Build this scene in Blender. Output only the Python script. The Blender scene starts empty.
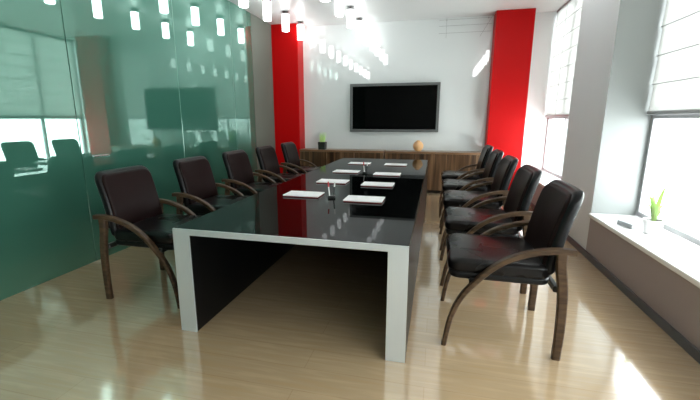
import bpy, bmesh, math, random
from mathutils import Vector, Matrix, noise
random.seed(4)
C = bpy.context.scene.collection
PI = math.pi

# ------------------------------------------------------------------ materials
def mat(name):
    m = bpy.data.materials.new(name); m.use_nodes = True
    nt = m.node_tree
    return m, nt, nt.nodes, nt.links, nt.nodes['Principled BSDF']

def simple(name, col, rough=.5, metal=0., spec=.5, coat=0., bump=0., bscale=200.):
    m, nt, N, L, b = mat(name)
    b.inputs['Base Color'].default_value = (*col, 1)
    b.inputs['Roughness'].default_value = rough
    b.inputs['Metallic'].default_value = metal
    b.inputs['Specular IOR Level'].default_value = spec
    b.inputs['Coat Weight'].default_value = coat
    if bump:
        tc = N.new('ShaderNodeTexCoord'); n = N.new('ShaderNodeTexNoise'); bp = N.new('ShaderNodeBump')
        n.inputs['Scale'].default_value = bscale; n.inputs['Detail'].default_value = 4
        bp.inputs['Strength'].default_value = bump; bp.inputs['Distance'].default_value = .002
        L.new(tc.outputs['Object'], n.inputs['Vector']); L.new(n.outputs['Fac'], bp.inputs['Height'])
        L.new(bp.outputs['Normal'], b.inputs['Normal'])
    return m

def grain(name, c1, c2, rough, scale, stretch, rot=(0, 0, 0), coat=0., c3=None, planks=None, spec=.5):
    """wood: noise stretched along one axis, optional plank joints"""
    m, nt, N, L, b = mat(name)
    tc = N.new('ShaderNodeTexCoord'); mp = N.new('ShaderNodeMapping')
    mp.inputs['Scale'].default_value = stretch; mp.inputs['Rotation'].default_value = rot
    n = N.new('ShaderNodeTexNoise'); n.inputs['Scale'].default_value = scale
    n.inputs['Detail'].default_value = 6; n.inputs['Distortion'].default_value = .4
    r = N.new('ShaderNodeValToRGB')
    e = r.color_ramp.elements
    e[0].position = .32; e[0].color = (*c1, 1); e[1].position = .68; e[1].color = (*c2, 1)
    if c3:
        k = e.new(.5); k.color = (*c3, 1)
    L.new(tc.outputs['Object'], mp.inputs['Vector']); L.new(mp.outputs['Vector'], n.inputs['Vector'])
    L.new(n.outputs['Fac'], r.inputs['Fac'])
    col = r.outputs['Color']
    if planks:
        br = N.new('ShaderNodeTexBrick'); br.offset = .37
        br.inputs['Scale'].default_value = 1
        br.inputs['Brick Width'].default_value = planks[0]; br.inputs['Row Height'].default_value = planks[1]
        br.inputs['Mortar Size'].default_value = .0025
        br.inputs['Color1'].default_value = (1, 1, 1, 1); br.inputs['Color2'].default_value = (.95, .945, .94, 1)
        br.inputs['Mortar'].default_value = (.86, .83, .79, 1)
        L.new(tc.outputs['Object'], br.inputs['Vector'])
        mx = N.new('ShaderNodeMix'); mx.data_type = 'RGBA'; mx.blend_type = 'MULTIPLY'; mx.inputs[0].default_value = 1
        L.new(col, mx.inputs[6]); L.new(br.outputs['Color'], mx.inputs[7]); col = mx.outputs[2]
    L.new(col, b.inputs['Base Color'])
    b.inputs['Roughness'].default_value = rough; b.inputs['Coat Weight'].default_value = coat
    b.inputs['Coat Roughness'].default_value = .085; b.inputs['Coat IOR'].default_value = 2.7
    b.inputs['Specular IOR Level'].default_value = spec
    return m

def emit(name, col, s):
    m, nt, N, L, b = mat(name)
    b.inputs['Base Color'].default_value = (.9, .9, .9, 1)
    b.inputs['Emission Color'].default_value = (*col, 1); b.inputs['Emission Strength'].default_value = s
    return m

def pane_glass(name):
    m, nt, N, L, b = mat(name)
    N.remove(b); out = N['Material Output']
    t = N.new('ShaderNodeBsdfTransparent'); g = N.new('ShaderNodeBsdfGlossy'); x = N.new('ShaderNodeMixShader')
    lw = N.new('ShaderNodeLayerWeight'); lw.inputs['Blend'].default_value = .5
    pw = N.new('ShaderNodeMath'); pw.operation = 'POWER'; pw.inputs[1].default_value = 5
    f = N.new('ShaderNodeMath'); f.operation = 'MULTIPLY_ADD'; f.inputs[1].default_value = .8; f.inputs[2].default_value = .035
    L.new(lw.outputs['Facing'], pw.inputs[0]); L.new(pw.outputs[0], f.inputs[0])
    t.inputs['Color'].default_value = (.96, .98, .97, 1); g.inputs['Roughness'].default_value = 0
    L.new(f.outputs[0], x.inputs['Fac']); L.new(t.outputs[0], x.inputs[1]); L.new(g.outputs[0], x.inputs[2])
    L.new(x.outputs[0], out.inputs['Surface'])
    return m

def teal_glass(name):
    """back-painted teal glass: mirror-like front over a teal body"""
    m, nt, N, L, b = mat(name)
    out = N['Material Output']
    b.inputs['Base Color'].default_value = (.045, .15, .11, 1)
    b.inputs['Roughness'].default_value = .45; b.inputs['Specular IOR Level'].default_value = .0
    g = N.new('ShaderNodeBsdfGlossy'); g.inputs['Color'].default_value = (.66, .94, .84, 1); g.inputs['Roughness'].default_value = .015
    lw = N.new('ShaderNodeFresnel'); lw.inputs['IOR'].default_value = 2.9
    x = N.new('ShaderNodeMixShader')
    L.new(lw.outputs[0], x.inputs['Fac']); L.new(b.outputs[0], x.inputs[1]); L.new(g.outputs[0], x.inputs[2])
    L.new(x.outputs[0], out.inputs['Surface'])
    return m

def gloss_black(name):
    m, nt, N, L, b = mat(name)
    out = N['Material Output']
    b.inputs['Base Color'].default_value = (.003, .0035, .0035, 1); b.inputs['Specular IOR Level'].default_value = 0
    g = N.new('ShaderNodeBsdfGlossy'); g.inputs['Color'].default_value = (.5, .5, .5, 1); g.inputs['Roughness'].default_value = .012
    f = N.new('ShaderNodeFresnel'); f.inputs['IOR'].default_value = 1.42
    x = N.new('ShaderNodeMixShader')
    L.new(f.outputs[0], x.inputs['Fac']); L.new(b.outputs[0], x.inputs[1]); L.new(g.outputs[0], x.inputs[2])
    L.new(x.outputs[0], out.inputs['Surface'])
    return m

def blind_cloth(name):
    m, nt, N, L, b = mat(name)
    out = N['Material Output']
    d = N.new('ShaderNodeBsdfDiffuse'); t = N.new('ShaderNodeBsdfTranslucent'); x = N.new('ShaderNodeMixShader')
    d.inputs['Color'].default_value = (.72, .72, .70, 1); t.inputs['Color'].default_value = (.24, .24, .23, 1)
    x.inputs['Fac'].default_value = .5
    L.new(d.outputs[0], x.inputs[1]); L.new(t.outputs[0], x.inputs[2]); L.new(x.outputs[0], out.inputs['Surface'])
    return m

def leather(name, col, rough, spec=.3):
    m, nt, N, L, b = mat(name)
    tc = N.new('ShaderNodeTexCoord'); v = N.new('ShaderNodeTexVoronoi'); bp = N.new('ShaderNodeBump')
    v.inputs['Scale'].default_value = 240
    bp.inputs['Strength'].default_value = .05; bp.inputs['Distance'].default_value = .001
    L.new(tc.outputs['Object'], v.inputs['Vector']); L.new(v.outputs['Distance'], bp.inputs['Height']); L.new(bp.outputs['Normal'], b.inputs['Normal'])
    n = N.new('ShaderNodeTexNoise'); n.inputs['Scale'].default_value = 3
    mr = N.new('ShaderNodeMapRange'); mr.inputs[3].default_value = rough - .05; mr.inputs[4].default_value = rough + .07
    L.new(tc.outputs['Object'], n.inputs['Vector']); L.new(n.outputs['Fac'], mr.inputs[0]); L.new(mr.outputs[0], b.inputs['Roughness'])
    b.inputs['Base Color'].default_value = (*col, 1); b.inputs['Specular IOR Level'].default_value = spec
    return m

M = dict(
    wall=simple('white_gloss_wall', (.70, .73, .725), .012, spec=1.2),
    plaster=simple('grey_green_plaster', (.125, .145, .12), .6, bump=.1),
    ceiling=simple('ceiling_white', (.76, .77, .76), .35, bump=.1, bscale=40),
    red=simple('red_lacquer', (.48, .0012, .002), .4, spec=.15),
    pier=simple('grey_pier_paint', (.74, .74, .75), .6, bump=.05),
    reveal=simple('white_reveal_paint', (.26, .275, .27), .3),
    parapet=simple('mauve_grey_paint', (.36, .305, .30), .55, bump=.05),
    skirt=simple('dark_grey_skirting', (.085, .085, .09), .4),
    sill=simple('white_sill', (.88, .88, .88), .12),
    frame=simple('grey_window_frame', (.35, .35, .36), .4),
    dark=simple('dark_backing', (.01, .02, .017), .6),
    front=simple('front_wall_paint', (.62, .63, .62), .7),
    floor=grain('light_oak_floor', (.52, .36, .20), (.585, .42, .25), .13, 2.2, (1.2, 14, 1), planks=(1.9, .19), c3=(.51, .37, .225), coat=1., spec=.9),
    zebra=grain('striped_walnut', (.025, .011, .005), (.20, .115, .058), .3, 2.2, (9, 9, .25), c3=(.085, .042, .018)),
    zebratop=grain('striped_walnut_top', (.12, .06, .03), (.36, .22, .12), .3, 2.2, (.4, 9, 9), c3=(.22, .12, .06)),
    walnut=grain('brown_bentwood', (.035, .019, .010), (.095, .056, .030), .4, 6, (1.5, 6, 6), c3=(.062, .036, .019), spec=.25),
    black=gloss_black('black_gloss_table'),
    blackside=simple('black_satin_panel', (.003, .003, .003), .35, spec=.25),
    alu=simple('brushed_aluminium', (.60, .655, .685), .32, metal=.5),
    hide=leather('black_leather', (.004, .004, .0045), .3, .2),
    hideseat=leather('black_seat_leather', (.004, .0032, .0034), .27, .24),
    hidered=leather('dark_oxblood_leather', (.009, .0036, .0034), .36, .09),
    chrome=simple('chrome', (.85, .85, .86), .12, metal=1),
    steel=simple('satin_steel', (.62, .64, .64), .25, metal=1),
    screen=simple('black_screen', (.0008, .001, .001), .03, spec=.07),
    bezel=simple('grey_bezel', (.10, .105, .105), .35),
    paper=simple('white_paper', (.9, .9, .91), .6),
    redcard=simple('dark_red_card', (.22, .006, .01), .45),
    potblack=simple('black_pot', (.012, .014, .012), .35),
    grass=simple('pale_lime_grass', (.55, .80, .30), .5),
    leaf=simple('pale_green_leaf', (.45, .62, .25), .45),
    soil=simple('dark_soil', (.03, .022, .015), .9),
    tan=simple('tan_glazed_clay', (.72, .42, .20), .3, bump=.2, bscale=30),
    lamp=emit('glowing_white_shade', (.97, 1, 1), 5.0),
    cap=simple('lamp_cap', (.16, .16, .16), .4),
    glass=pane_glass('window_glass'),
    teal=teal_glass('teal_glass'),
    seam=simple('seam_edge', (.10, .26, .20), .3),
    blind=blind_cloth('white_blind_cloth'),
    cord=simple('grey_cord', (.25, .25, .25), .6),
    penw=simple('white_pen', (.85, .85, .82), .3), penr=simple('red_pen', (.55, .02, .03), .3), pend=simple('black_pen', (.02, .02, .02), .3),
    greybook=simple('grey_cover', (.36, .38, .39), .5),
)

# ------------------------------------------------------------------ mesh helpers
def obj(name, bm, m, parent=None, loc=None, smooth=True, ang=35):
    bmesh.ops.recalc_face_normals(bm, faces=bm.faces)
    if smooth:
        for f in bm.faces: f.smooth = True
        for e in bm.edges:
            if len(e.link_faces) == 2 and e.calc_face_angle(0) > math.radians(ang): e.smooth = False
    me = bpy.data.meshes.new(name); bm.to_mesh(me); bm.free()
    if not isinstance(m, (list, tuple)): m = [m]
    for k in m: me.materials.append(k)
    o = bpy.data.objects.new(name, me); C.objects.link(o)
    if smooth:
        w = o.modifiers.new('even_shading', 'WEIGHTED_NORMAL'); w.keep_sharp = True; w.weight = 80
    if parent: o.parent = parent
    if loc: o.location = loc
    return o

def box(x0, x1, y0, y1, z0, z1, bev=0., seg=2, bm=None):
    b = bmesh.new()
    g = bmesh.ops.create_cube(b, size=1)
    for v in b.verts:
        v.co = Vector((x0 + (v.co.x + .5) * (x1 - x0), y0 + (v.co.y + .5) * (y1 - y0), z0 + (v.co.z + .5) * (z1 - z0)))
    if bev: bmesh.ops.bevel(b, geom=b.edges[:], offset=bev, segments=seg, profile=.5, affect='EDGES')
    if bm is None: return b
    t = bpy.data.meshes.new('t'); b.to_mesh(t); b.free(); bm.from_mesh(t); bpy.data.meshes.remove(t)
    return bm

def lathe(prof, n=24, bm=None):
    bm = bm or bmesh.new(); rings = []
    for r, z in prof:
        if r < 1e-6: rings.append([bm.verts.new((0, 0, z))])
        else: rings.append([bm.verts.new((r * math.cos(2 * PI * k / n), r * math.sin(2 * PI * k / n), z)) for k in range(n)])
    for a, b in zip(rings, rings[1:]):
        for k in range(n):
            q = (k + 1) % n
            if len(a) == 1 and len(b) > 1: bm.faces.new((a[0], b[k], b[q]))
            elif len(b) == 1 and len(a) > 1: bm.faces.new((a[k], b[0], a[q]))
            elif len(a) > 1: bm.faces.new((a[k], b[k], b[q], a[q]))
    return bm

def tube(pts, r, n=8, bm=None):
    bm = bm or bmesh.new(); rings = []
    pts = [Vector(p) for p in pts]
    for i, p in enumerate(pts):
        d = (pts[min(i + 1, len(pts) - 1)] - pts[max(i - 1, 0)]).normalized()
        up = Vector((0, 0, 1)) if abs(d.z) < .9 else Vector((1, 0, 0))
        a = d.cross(up).normalized(); b = a.cross(d)
        rr = r[i] if isinstance(r, (list, tuple)) else r
        rings.append([bm.verts.new(p + rr * (a * math.cos(2 * PI * k / n) + b * math.sin(2 * PI * k / n))) for k in range(n)])
    for a, b in zip(rings, rings[1:]):
        for k in range(n): bm.faces.new((a[k], a[(k + 1) % n], b[(k + 1) % n], b[k]))
    bm.faces.new(rings[0]); bm.faces.new(rings[-1][::-1])
    return bm

def catmull(P, n=6):
    P = [Vector(p) for p in P]; out = []
    Q = [2 * P[0] - P[1]] + P + [2 * P[-1] - P[-2]]
    for i in range(1, len(Q) - 2):
        for k in range(n):
            t = k / n; a, b, c, d = Q[i - 1:i + 3]
            out.append(.5 * (2 * b + (c - a) * t + (2 * a - 5 * b + 4 * c - d) * t * t + (3 * b - a - 3 * c + d) * t ** 3))
    out.append(P[-1]); return out

def bent(path, y, w, th, bm=None):
    """flat bentwood strip: path of (x, z) in a plane of constant y; w along y, th in the plane (number or list of ends)"""
    bm = bm or bmesh.new()
    P = catmull([(p[0], y, p[1]) for p in path]); rings = []; n = len(P)
    for i, p in enumerate(P):
        d = (P[min(i + 1, n - 1)] - P[max(i - 1, 0)]).normalized()
        nn = Vector((-d.z, 0, d.x)); t = i / (n - 1)
        W = (w[0] + (w[1] - w[0]) * t) / 2 if isinstance(w, tuple) else w / 2
        T = (th[0] + (th[1] - th[0]) * t) / 2 if isinstance(th, tuple) else th / 2
        c = min(W, T) * .35; ring = []
        for sy, sn in ((W, T - c), (W - c, T), (-W + c, T), (-W, T - c), (-W, -T + c), (-W + c, -T), (W - c, -T), (W, -T + c)):
            ring.append(bm.verts.new(p + Vector((0, sy, 0)) + nn * sn))
        rings.append(ring)
    for a, b in zip(rings, rings[1:]):
        for k in range(8): bm.faces.new((a[k], a[(k + 1) % 8], b[(k + 1) % 8], b[k]))
    bm.faces.new(rings[0]); bm.faces.new(rings[-1][::-1])
    return bm

def pad(w, h, t, rc, re, puff=0., fn=None, rc2=None):
    """cushion: rounded w x h outline in u,v and thickness t in n, rounded rim re, optional puffed front; fn maps (u,v,n) to a point"""
    bm = bmesh.new(); rc2 = rc if rc2 is None else rc2
    out = []
    for (sx, sy, r, a0) in ((1, 1, rc, 0), (-1, 1, rc, 90), (-1, -1, rc2, 180), (1, -1, rc2, 270)):
        for k in range(7):
            a = math.radians(a0 + 15 * k); out.append((sx * (w / 2 - r) + r * math.cos(a), sy * (h / 2 - r) + r * math.sin(a), ))
    # densify the straight stretches
    pts = []
    for i, p in enumerate(out):
        q = out[(i + 1) % len(out)]; d = math.dist(p, q); s = max(1, int(d / .06))
        for k in range(s): pts.append((p[0] + (q[0] - p[0]) * k / s, p[1] + (q[1] - p[1]) * k / s))
    layers = []
    def lay(sc_abs, n, rel=None):
        ring = []
        for (u, v) in pts:
            if rel is not None: U, V = u * rel * (w - 2 * re) / w, v * rel * (h - 2 * re) / h
            else: U, V = u * (w - 2 * sc_abs) / w, v * (h - 2 * sc_abs) / h
            nn = n
            if puff and n > 0: nn = n + puff * max(0, 1 - (2 * U / w) ** 2) * max(0, 1 - (2 * V / h) ** 2)
            co = Vector((U, V, nn)); ring.append(bm.verts.new(fn(co) if fn else co))
        layers.append(ring)
    for rel in (.02, .3, .55, .8): lay(0, t / 2, rel)
    for k in range(0, 5):
        a = PI / 2 * (1 - k / 4); lay(re * (1 - math.cos(a)), t / 2 - re + re * math.sin(a))
    for k in range(0, 5):
        a = PI / 2 * k / 4; lay(re * (1 - math.cos(a)), -t / 2 + re - re * math.sin(a))
    for rel in (.8, .55, .3, .02): lay(0, -t / 2, rel)
    n = len(pts)
    for a, b in zip(layers, layers[1:]):
        for k in range(n): bm.faces.new((a[k], a[(k + 1) % n], b[(k + 1) % n], b[k]))
    bm.faces.new(layers[0]); bm.faces.new(layers[-1][::-1])
    return bm

def tag(o, label=None, cat=None, group=None, kind=None):
    if label: o['label'] = label
    if cat: o['category'] = cat
    if group: o['group'] = group
    if kind: o['kind'] = kind
    return o

def thing(name, label, cat, loc=(0, 0, 0), rz=0, group=None):
    o = bpy.data.objects.new(name, None); C.objects.link(o)
    o.empty_display_size = .1
    o.location = loc; o.rotation_euler = (0, 0, rz)
    return tag(o, label, cat, group)

def kids(o): return [c for c in C.objects if c.parent == o]

def dup(root, loc, rz, label):
    r = root.copy(); C.objects.link(r); r.location = loc; r.rotation_euler = (0, 0, rz); r['label'] = label
    for ch in kids(root):
        c = ch.copy(); C.objects.link(c); c.parent = r
        for g in kids(ch):
            d = g.copy(); C.objects.link(d); d.parent = c
    return r

def struct(name, bm, m, parent=None, **k):
    o = obj(name, bm, m, parent, **k)
    if parent is None: o['kind'] = 'structure'
    return o

# ------------------------------------------------------------------ the room
XL, XR, XW, YB, YF, H = -3.42, 1.64, 2.05, 8.07, -2.6, 3.37
struct('floor', box(XL - .1, XW + .1, YF - .1, YB + .1, -.1, 0), M['floor'])
struct('ceiling', box(XL - .1, XW + .1, YF - .1, YB + .1, H, H + .1), M['ceiling'])
struct('wall_back', box(XL - .1, XW + .1, YB, YB + .1, 0, H), M['wall'])
struct('wall_front', box(XL - .1, XW + .1, YF - .1, YF, 0, H), M['front'])

# left wall: dark backing, teal glass panels with thin joints, grey end pier
wl = struct('wall_left', box(XL - .1, XL - .014, YF, YB, 0, H), M['dark'])
seams = [YF, -.10, 1.46, 3.04, 4.63, 6.10, 6.84]
for a, b in zip(seams, seams[1:]):
    p = obj('glass_panel', box(XL - .012, XL, a + .004, b - .004, .0, H, .0015, 1), M['teal'], wl)
for s in seams[4:6]:
    obj('glass_joint', box(XL - .013, XL - .001, s - .0038, s + .0038, 0, H), M['seam'], wl)
obj('end_pier', box(XL - .013, XL, 6.846, YB, 0, H), M['plaster'], wl)
# short steel pull beside the dark joint
h = bmesh.new(); tube([(XL + .05, 3.12, 1.095), (XL + .05, 3.31, 1.095)], .009, 10, h)
for y in (3.15, 3.28): tube([(XL, y, 1.095), (XL + .05, y, 1.095)], .006, 8, h)
obj('door_pull', h, M['steel'], wl)

# right wall: parapets under deep window recesses, pier between them
PY0, PY1 = 4.42, 5.50
wr = struct('wall_right', box(XR, XW + .1, PY0, PY1, 0, H), M['pier'])
obj('parapet', box(XR, XW + .1, YF, PY0, 0, .45), M['parapet'], wr)
obj('parapet', box(XR, XW + .1, PY1, YB, 0, .45), M['parapet'], wr)
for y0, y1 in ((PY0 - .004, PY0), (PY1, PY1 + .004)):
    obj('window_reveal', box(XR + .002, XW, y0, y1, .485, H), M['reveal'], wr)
struct('baseboard_right', box(XR - .015, XR, YF, YB, 0, .07, .003, 1), M['skirt'])
struct('trim_1', box(XR - .025, XW, YF, PY0, .44, .485, .012, 3), M['sill'])
struct('trim_2', box(XR - .025, XW, PY1, YB, .44, .485, .012, 3), M['sill'])

def window(n, y0, y1, mull):
    fr = bmesh.new(); z0, z1 = .485, H; t = .05
    box(XW, XW + .06, y0, y1, z0, z0 + t, bm=fr); box(XW, XW + .06, y0, y1, z1 - t, z1, bm=fr)
    for y in [y0 + t / 2, y1 - t / 2] + mull: box(XW, XW + .06, y - t / 2, y + t / 2, z0 + t, z1 - t, bm=fr)
    box(XW, XW + .06, y0 + t, y1 - t, 1.47, 1.52, bm=fr)
    w = struct('window_%d' % n, fr, M['frame'])
    ys = [y0 + t] + mull + [y1 - t]
    for a, b in zip(ys, ys[1:]):
        for c, d in ((z0 + t, 1.47), (1.52, z1 - t)):
            obj('pane', box(XW + .025, XW + .035, a + t / 2, b - t / 2, c, d), M['glass'], w)
    return w
window(1, PY1, YB, [7.05])
window(2, YF, PY0, [-.9, .9, 2.7])

def roman_blind(y0, y1, label):
    b = bmesh.new(); zt, zb = H - .02, 1.53; n = 60; rows = []
    for i in range(n + 1):
        z = zt + (zb - zt) * i / n; ph = (zt - z) / .26
        x = XW - .035 - .012 * (ph % 1) ** 2
        rows.append((b.verts.new((x, y0 + .03, z)), b.verts.new((x, y1 - .03, z))))
    for p, q in zip(rows, rows[1:]): b.faces.new((p[0], p[1], q[1], q[0]))
    bmesh.ops.solidify(b, geom=b.faces[:], thickness=.003)
    t = thing('roman_blind', label, 'blind', (0, 0, 0), 0)
    t.location = (XW - .04, (y0 + y1) / 2, zb - .02)
    off = -Vector(t.location)
    def put(nm, bm, m):
        bmesh.ops.translate(bm, verts=bm.verts, vec=off); return obj(nm, bm, m, t)
    put('blind_cloth', b, M['blind'])
    for k in range(1, 7):
        put('fold_rod', tube([(XW - .052, y0 + .03, zb + k * .26), (XW - .052, y1 - .03, zb + k * .26)], .004, 6), M['cord'])
    put('bottom_rail', box(XW - .055, XW - .025, y0 + .025, y1 - .025, zb - .025, zb + .012, .004, 1), M['frame'])
    put('head_rail', box(XW - .05, XW - .01, y0 + .025, y1 - .025, H - .03, H, .003, 1), M['frame'])
    for y in (y0 + .35 * (y1 - y0), y0 + .75 * (y1 - y0)):
        put('cord', tube([(XW - .054, y, H - .03), (XW - .054, y, zb - .02)], .0025, 6), M['cord'])
    return t
roman_blind(PY1, YB, 'white roman blind pulled halfway down between right red column and grey pier')
roman_blind(YF, PY0, 'white roman blind pulled halfway down in the window nearer than the grey pier')

# red columns (part of the building)
struct('trim_3', box(XL, -2.845, 7.74, YB, 0, H, .004, 1), M['red'])
struct('trim_4', box(.945, 1.59, 7.74, YB, 0, H, .004, 1), M['red'])

# ------------------------------------------------------------------ pendants
def make_pendant(label):
    t = thing('pendant_light', label, 'lamp', (0, 0, H), 0, 'cylinder pendant lights')
    obj('lamp_shade', lathe([(0, -.335), (.058, -.335), (.064, -.329), (.064, -.055), (0, -.055)], 24), M['lamp'], t)
    obj('lamp_cap', lathe([(0, -.056), (.068, -.056), (.068, -.035), (.03, -.02), (.012, -.016), (.012, -.004), (.06, -.004), (.06, 0), (0, 0)], 24), M['cap'], t)
    return t
order = ['nearest the back wall', 'second from the back wall', 'third from the back wall', 'fourth from the back wall', 'fifth from the back wall',
         'sixth from the back wall', 'seventh from the back wall', 'eighth from the back wall', 'ninth from the back wall', 'tenth from the back wall']
lamp0 = None
for x, ys, row in ((-2.76, [7.69 - .787 * k for k in range(10)], 'over the left chairs'),
                   (-1.55, [7.69 - .787 * k for k in range(5)], 'over the table'),
                   (1.28, [5.32 - .787 * k for k in range(7)], 'over the right chairs')):
    for k, y in enumerate(ys):
        lab = 'glowing white cylinder pendant %s, %s' % (row, order[k])
        if lamp0 is None:
            lamp0 = make_pendant(lab); lamp0.location = (x, y, H)
        else: dup(lamp0, (x, y, H), 0, lab)

# ------------------------------------------------------------------ television and sideboards
tx0, tx1, tz0, tz1 = -1.775, .01, 1.215, 2.17
tv = thing('television', 'wide black flat television with grey frame mounted on the white back wall', 'television', ((tx0 + tx1) / 2, YB, (tz0 + tz1) / 2))
W2, H2 = (tx1 - tx0) / 2 * 1.025, (tz1 - tz0) / 2 * 1.025
obj('mount', box(-.3, .3, -.03, 0, -.2, .2), M['bezel'], tv)
obj('housing', box(-W2, W2, -.085, -.03, -H2, H2, .006, 2), M['bezel'], tv)
fr = bmesh.new(); f = .055
box(-W2, W2, -.1, -.085, H2 - f, H2, .004, 1, fr); box(-W2, W2, -.1, -.085, -H2, -H2 + f, .004, 1, fr)
box(-W2, -W2 + f, -.1, -.085, -H2 + f, H2 - f, .004, 1, fr); box(W2 - f, W2, -.1, -.085, -H2 + f, H2 - f, .004, 1, fr)
obj('frame', fr, M['bezel'], tv)
obj('screen', box(-W2 + f, W2 - f, -.092, -.0855, -H2 + f, H2 - f), M['screen'], tv)

def sideboard(x0, x1, label):
    t = thing('sideboard', label, 'cabinet', ((x0 + x1) / 2, 7.855, 0), 0, 'walnut sideboards along the back wall')
    w = (x1 - x0) / 2
    obj('plinth', box(-w + .03, w - .03, -.13, .2, 0, .06), M['blackside'], t)
    obj('carcass', box(-w + .005, w - .005, -.155, .2, .06, .79), M['zebra'], t)
    n = 3
    for k in range(n):
        a = -w + .005 + (2 * w - .01) * k / n; b = -w + .005 + (2 * w - .01) * (k + 1) / n
        obj('door', box(a + .002, b - .002, -.172, -.155, .062, .785, .002, 1), M['zebra'], t)
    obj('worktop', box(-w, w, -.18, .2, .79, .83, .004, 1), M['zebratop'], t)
    return t
sideboard(-2.84, -1.02, 'long striped walnut sideboard with the plant on top, beside the left red column')
sideboard(-1.0, .86, 'striped walnut sideboard with the tan round vase on top, below the television')

pl = thing('potted_grass', 'small black square pot of pale green grass on the left sideboard', 'plant', (-2.36, 7.80, .83))
pb = bmesh.new(); a = .078
prof = [(a * .9, 0), (a, .16), (a * .86, .16), (a * .84, .13)]
rg = [[pb.verts.new((sx * r, sy * r, z)) for sx, sy in ((1, 1), (-1, 1), (-1, -1), (1, -1))] for r, z in prof]
for p, q in zip(rg, rg[1:]):
    for k in range(4): pb.faces.new((p[k], p[(k + 1) % 4], q[(k + 1) % 4], q[k]))
pb.faces.new(rg[0][::-1]); pb.faces.new(rg[-1])
obj('pot', pb, M['potblack'], pl)
g = bmesh.new()
for k in range(150):
    a = random.uniform(0, 2 * PI); r = .06 * math.sqrt(random.random()); x, y = r * math.cos(a), r * math.sin(a)
    hh = random.uniform(.12, .25); ln = random.uniform(.01, .07); aa = a + random.uniform(-.6, .6)
    dx, dy = math.cos(aa), math.sin(aa); w = .004; prev = None
    for i in range(5):
        t = i / 4; c = Vector((x + dx * ln * t * t, y + dy * ln * t * t, .13 + hh * t)); s = Vector((-dy, dx, 0)) * w * (1 - t * .9)
        cur = (g.verts.new(c - s), g.verts.new(c + s))
        if prev: g.faces.new((prev[0], prev[1], cur[1], cur[0]))
        prev = cur
obj('grass_tuft', g, M['grass'], pl)

va = obj('round_vase', lathe([(0, 0), (.05, 0), (.055, .008), (.085, .04), (.104, .09), (.1, .135), (.075, .178), (.042, .198), (.036, .206), (.042, .216), (.034, .216), (.028, .205), (.03, .19), (0, .185)], 28), M['tan'], loc=(-.345, 7.80, .83))
tag(va, 'small round tan vase on the sideboard below the television', 'vase')

wg = thing('reflection_wires', 'thin grey wires standing in for reflected lines high on the white wall beside the right red column', 'reflected lines', (.45, YB, 3.2))  # added wires imitate faint lines reflected in the glossy wall
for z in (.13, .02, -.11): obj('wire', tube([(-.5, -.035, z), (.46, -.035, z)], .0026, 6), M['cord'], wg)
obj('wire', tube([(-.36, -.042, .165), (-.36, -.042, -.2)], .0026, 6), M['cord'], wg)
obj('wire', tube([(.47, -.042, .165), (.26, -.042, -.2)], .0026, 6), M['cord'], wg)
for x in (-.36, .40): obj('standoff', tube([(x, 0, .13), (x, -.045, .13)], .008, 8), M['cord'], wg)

# ------------------------------------------------------------------ conference table
TX0, TX1, TY0, TY1, TZ = -1.687, -.121, 2.09, 6.94, .75
tb = thing('conference_table', 'long glossy black conference table with brushed aluminium front frame', 'table', ((TX0 + TX1) / 2, (TY0 + TY1) / 2, 0))
w, l, lg = (TX1 - TX0) / 2, (TY1 - TY0) / 2, .12
obj('tabletop', box(-w, w, -l + .012, l - .012, TZ - .045, TZ, .003, 2), M['black'], tb)
for s in (-1, 1):
    a, b = sorted((s * w, s * (w - lg)))
    obj('side_panel', box(a, b, -l + .012, l - .012, 0, TZ - .045), M['blackside'], tb)
obj('shade_panel', box(-w + lg, w - lg, l - .2, l - .17, 0, TZ - .045), M['blackside'], tb)  # unseen panel, added to keep the floor under the table dark
for s in (-1, 1):
    y0, y1 = sorted((s * l, s * (l - .012)))
    fb = bmesh.new()
    P = [(-w, 0), (-w + lg, 0), (-w + lg, TZ - .042), (w - lg, TZ - .042), (w - lg, 0), (w, 0), (w, TZ - .002), (-w, TZ - .002)]
    lo = [fb.verts.new((x, y0, z)) for x, z in P]; hi = [fb.verts.new((x, y1, z)) for x, z in P]
    fb.faces.new(lo); fb.faces.new(hi[::-1])
    for k in range(8): fb.faces.new((lo[k], lo[(k + 1) % 8], hi[(k + 1) % 8], hi[k]))
    obj('end_frame', fb, M['alu'], tb)

# notepads
spots = []
for k, (y, word) in enumerate(((3.36, 'nearest'), (4.16, 'second nearest'), (5.02, 'third nearest'), (6.02, 'farthest'))):
    spots.append(((-1.205, -1.135, -1.175, -1.19)[k], y, 'left', word))
for k, (y, word) in enumerate(((3.27, 'nearest'), (4.08, 'second nearest'), (4.90, 'third nearest'), (5.97, 'farthest'))):
    spots.append((-.60, y, 'right', word))
np0 = None
for x, y, side, word in spots:
    lab = 'white notepad on the %s side of the black table, %s of four' % (side, word)
    if np0 is None:
        np0 = thing('notepad', lab, 'notepad', (x, y, TZ), 0, 'notepads on the conference table')
        obj('back_cover', box(-.168, .168, -.107, .107, .0003, .008, .001, 1), M['redcard'], np0)
        obj('paper_sheets', box(-.172, .172, -.11, .11, .008, .018, .001, 1), M['paper'], np0)
    else: dup(np0, (x, y, TZ), 0, lab)

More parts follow.
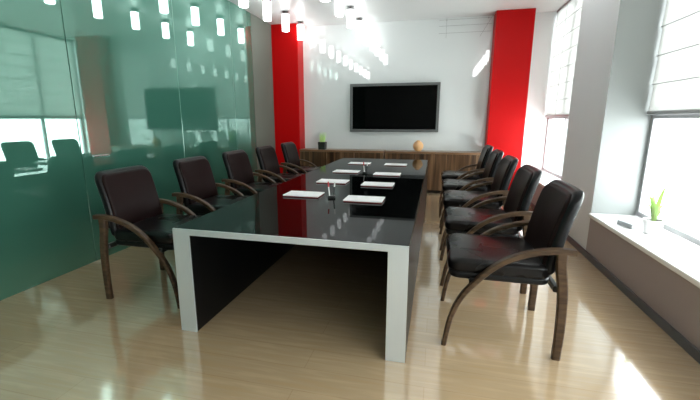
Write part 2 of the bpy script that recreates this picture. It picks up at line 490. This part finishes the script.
# pen stands in the middle of the table
def pen_stand(x, y, rz, label):
    t = thing('pen_stand', label, 'pen stand', (x, y, TZ), rz, 'pen stands on the conference table')
    obj('holder', box(-.035, .035, -.022, .022, 0.0003, .022, .005, 2), M['potblack'], t)
    for (px, lean, m1, m2) in ((-.018, -.012, 'penw', 'penr'), (.018, .012, 'pend', 'penw')):
        p = obj('pen', tube([(px, 0, .02), (px + lean * .75, 0, .105)], [.0055, .006], 10), M[m1], t)
        obj('pen_cap', tube([(px + lean * .75, 0, .105), (px + lean, 0, .15), (px + lean * 1.02, 0, .154)], [.007, .0065, .003], 10), M[m2], p)
    return t
ps = pen_stand(-.915, 3.30, .3, 'small pen stand with two upright pens between the nearest pair of white notepads')
dup(ps, (-.90, 4.95, TZ), -.4, 'small pen stand with two upright pens between the third pair of white notepads')

# ------------------------------------------------------------------ chairs (front towards +x, origin on the floor between the frames)
def make_chair(label):
    t = thing('armchair', label, 'chair', (0, 0, 0), 0, 'leather armchairs around the conference table')
    arc = [(.340, 0), (.3085, .19), (.2545, .338), (.1715, .457), (.0615, .572), (-.0475, .642), (-.1825, .688), (-.30, .702), (-.372, .700)]
    for s in (-1, 1):
        y = s * .32
        obj('arm', bent(arc, y, (.040, .052), (.030, .036)), M['walnut'], t)
        obj('leg', bent([(-.335, 0), (-.338, .2), (-.33, .42), (-.305, .60), (-.30, .69)], y, (.038, .046), (.048, .060)), M['walnut'], t)
        obj('bracket', box(-.325, -.285, y - s * .03 - .012, y - s * .03 + .012, .60, .66, .004, 1), M['chrome'], t)
    for a in (.17, -.315):
        obj('seat_rail', box(a, a + .035, -.312, .312, .435, .475, .006, 1), M['potblack'], t)
    # seat: shell and cushion
    obj('seat_base', pad(.60, .585, .05, .06, .018, fn=lambda c: Vector((c.x + .03, c.y, .485 + c.z))), M['hide'], t)
    obj('seat_cushion', pad(.615, .595, .095, .07, .028, .012, fn=lambda c: Vector((c.x + .033, c.y, .543 + c.z + .008 * max(0, c.x) / .3 - .02 * max(0, (c.x - .2) / .1) ** 2 * (c.z > 0)))), M['hideseat'], t)
    # backrest: curved shell and front cushion, leaning back
    def back(off):
        def fn(c):
            zz = .788 + c.y; u = (c.y + .25) / .5
            x = -.262 - .115 * u - .03 * math.sin(PI * u) * -.4 + .05 * (2 * c.x / .55) ** 2 * .5
            return Vector((x + c.z + off, c.x, zz))
        return fn
    obj('back_shell', pad(.57, .525, .07, .075, .03, fn=back(-.02), rc2=.03), M['hide'], t)
    obj('back_cushion', pad(.53, .485, .05, .065, .022, .012, fn=back(.008), rc2=.03), M['hidered'], t)
    return t
ordn = ['nearest', 'second nearest', 'third nearest', 'fourth nearest', 'farthest']
ch0 = None
for k, y in enumerate((2.675, 3.61, 4.57, 5.50, 6.45)):
    lab = 'black leather armchair with bowed wooden arms, %s on the window side' % ordn[k]
    if ch0 is None:
        ch0 = make_chair(lab); ch0.location = (.4525, y, 0); ch0.rotation_euler = (0, 0, PI)
    else: dup(ch0, (.4525, y, 0), PI, lab)
for k, y in enumerate((2.69, 3.63, 4.57, 5.50, 6.47)):
    dup(ch0, (-2.245, y, 0), 0, 'dark leather armchair with bowed wooden arms, %s along the teal wall' % ordn[k])

# ------------------------------------------------------------------ on the near sill
bk = thing('book', 'small grey closed book lying on the white window sill', 'book', (1.80, 3.93, .485), .25)
cv = bmesh.new(); box(-.06, .06, -.09, .09, 0.0003, .005, bm=cv); box(-.06, .06, -.09, .09, .035, .04, bm=cv); box(-.064, -.058, -.09, .09, 0.0003, .04, bm=cv)
obj('cover', cv, M['greybook'], bk)
obj('pages', box(-.057, .054, -.085, .085, .005, .035), M['paper'], bk)
pt = thing('potted_plant', 'slender pale green plant in a white pot on the right window sill', 'plant', (1.87, 3.72, .485))
obj('pot', lathe([(0, 0), (.055, 0), (.06, .005), (.075, .12), (.078, .125), (.07, .125), (.066, .11), (0, .108)], 24), M['sill'], pt)
obj('soil', lathe([(0, .116), (.066, .112), (.066, .1), (0, .1)], 20), M['soil'], pt)
st = bmesh.new(); lv = []
for k in range(9):
    a = 2 * PI * k / 9 + random.uniform(-.2, .2); hh = random.uniform(.22, .42); ln = random.uniform(.05, .13)
    d = Vector((math.cos(a), math.sin(a), 0)); s = Vector((-d.y, d.x, 0)); lb = bmesh.new(); prev = None
    for i in range(9):
        t = i / 8; c = d * (.015 + ln * t * t) + Vector((0, 0, .11 + hh * t - .06 * t ** 3)); wd = .016 * math.sin(PI * min(1, .12 + .88 * t)) + .002
        cur = (lb.verts.new(c - s * wd), lb.verts.new(c + Vector((0, 0, -.004))), lb.verts.new(c + s * wd))
        if prev:
            lb.faces.new((prev[0], prev[1], cur[1], cur[0])); lb.faces.new((prev[1], prev[2], cur[2], cur[1]))
        prev = cur
    bmesh.ops.solidify(lb, geom=lb.faces[:], thickness=.0015)
    obj('leaf', lb, M['leaf'], pt)

# ------------------------------------------------------------------ light
wd = bpy.data.worlds.new('World'); bpy.context.scene.world = wd; wd.use_nodes = True
bg = wd.node_tree.nodes['Background']; bg.inputs['Color'].default_value = (.94, .98, 1, 1); bg.inputs['Strength'].default_value = 5.2
def portal(name, y0, y1):
    d = bpy.data.lights.new(name, 'AREA'); d.shape = 'RECTANGLE'; d.size = H - .5; d.size_y = y1 - y0
    d.cycles.is_portal = True
    o = bpy.data.objects.new(name, d); C.objects.link(o); o.location = (XW + .08, (y0 + y1) / 2, (H + .5) / 2)
    o.rotation_euler = (0, PI / 2, 0)
    return o
portal('window_daylight', PY1, YB); portal('window_daylight', YF, PY0)

# ------------------------------------------------------------------ camera
cd = bpy.data.cameras.new('Camera'); cam = bpy.data.objects.new('Camera', cd); C.objects.link(cam)
cd.sensor_fit = 'HORIZONTAL'; cd.sensor_width = 36; cd.lens = 377.4 / 700 * 36
cd.shift_x = .01; cd.shift_y = -2.5 / 700; cd.clip_start = .05
cam.location = (0, 0, 1.4637); cam.rotation_euler = (PI / 2 - .2046, 0, .2396)
sc = bpy.context.scene; sc.camera = cam
sc.view_settings.view_transform = 'Standard'; sc.view_settings.look = 'None'
sc.view_settings.gamma = 1; sc.view_settings.exposure = 1.25
sc.cycles.use_denoising = True
sc.cycles.max_bounces = 10; sc.cycles.transparent_max_bounces = 12
sc.cycles.caustics_reflective = False; sc.cycles.caustics_refractive = False
sc.cycles.sample_clamp_indirect = 8
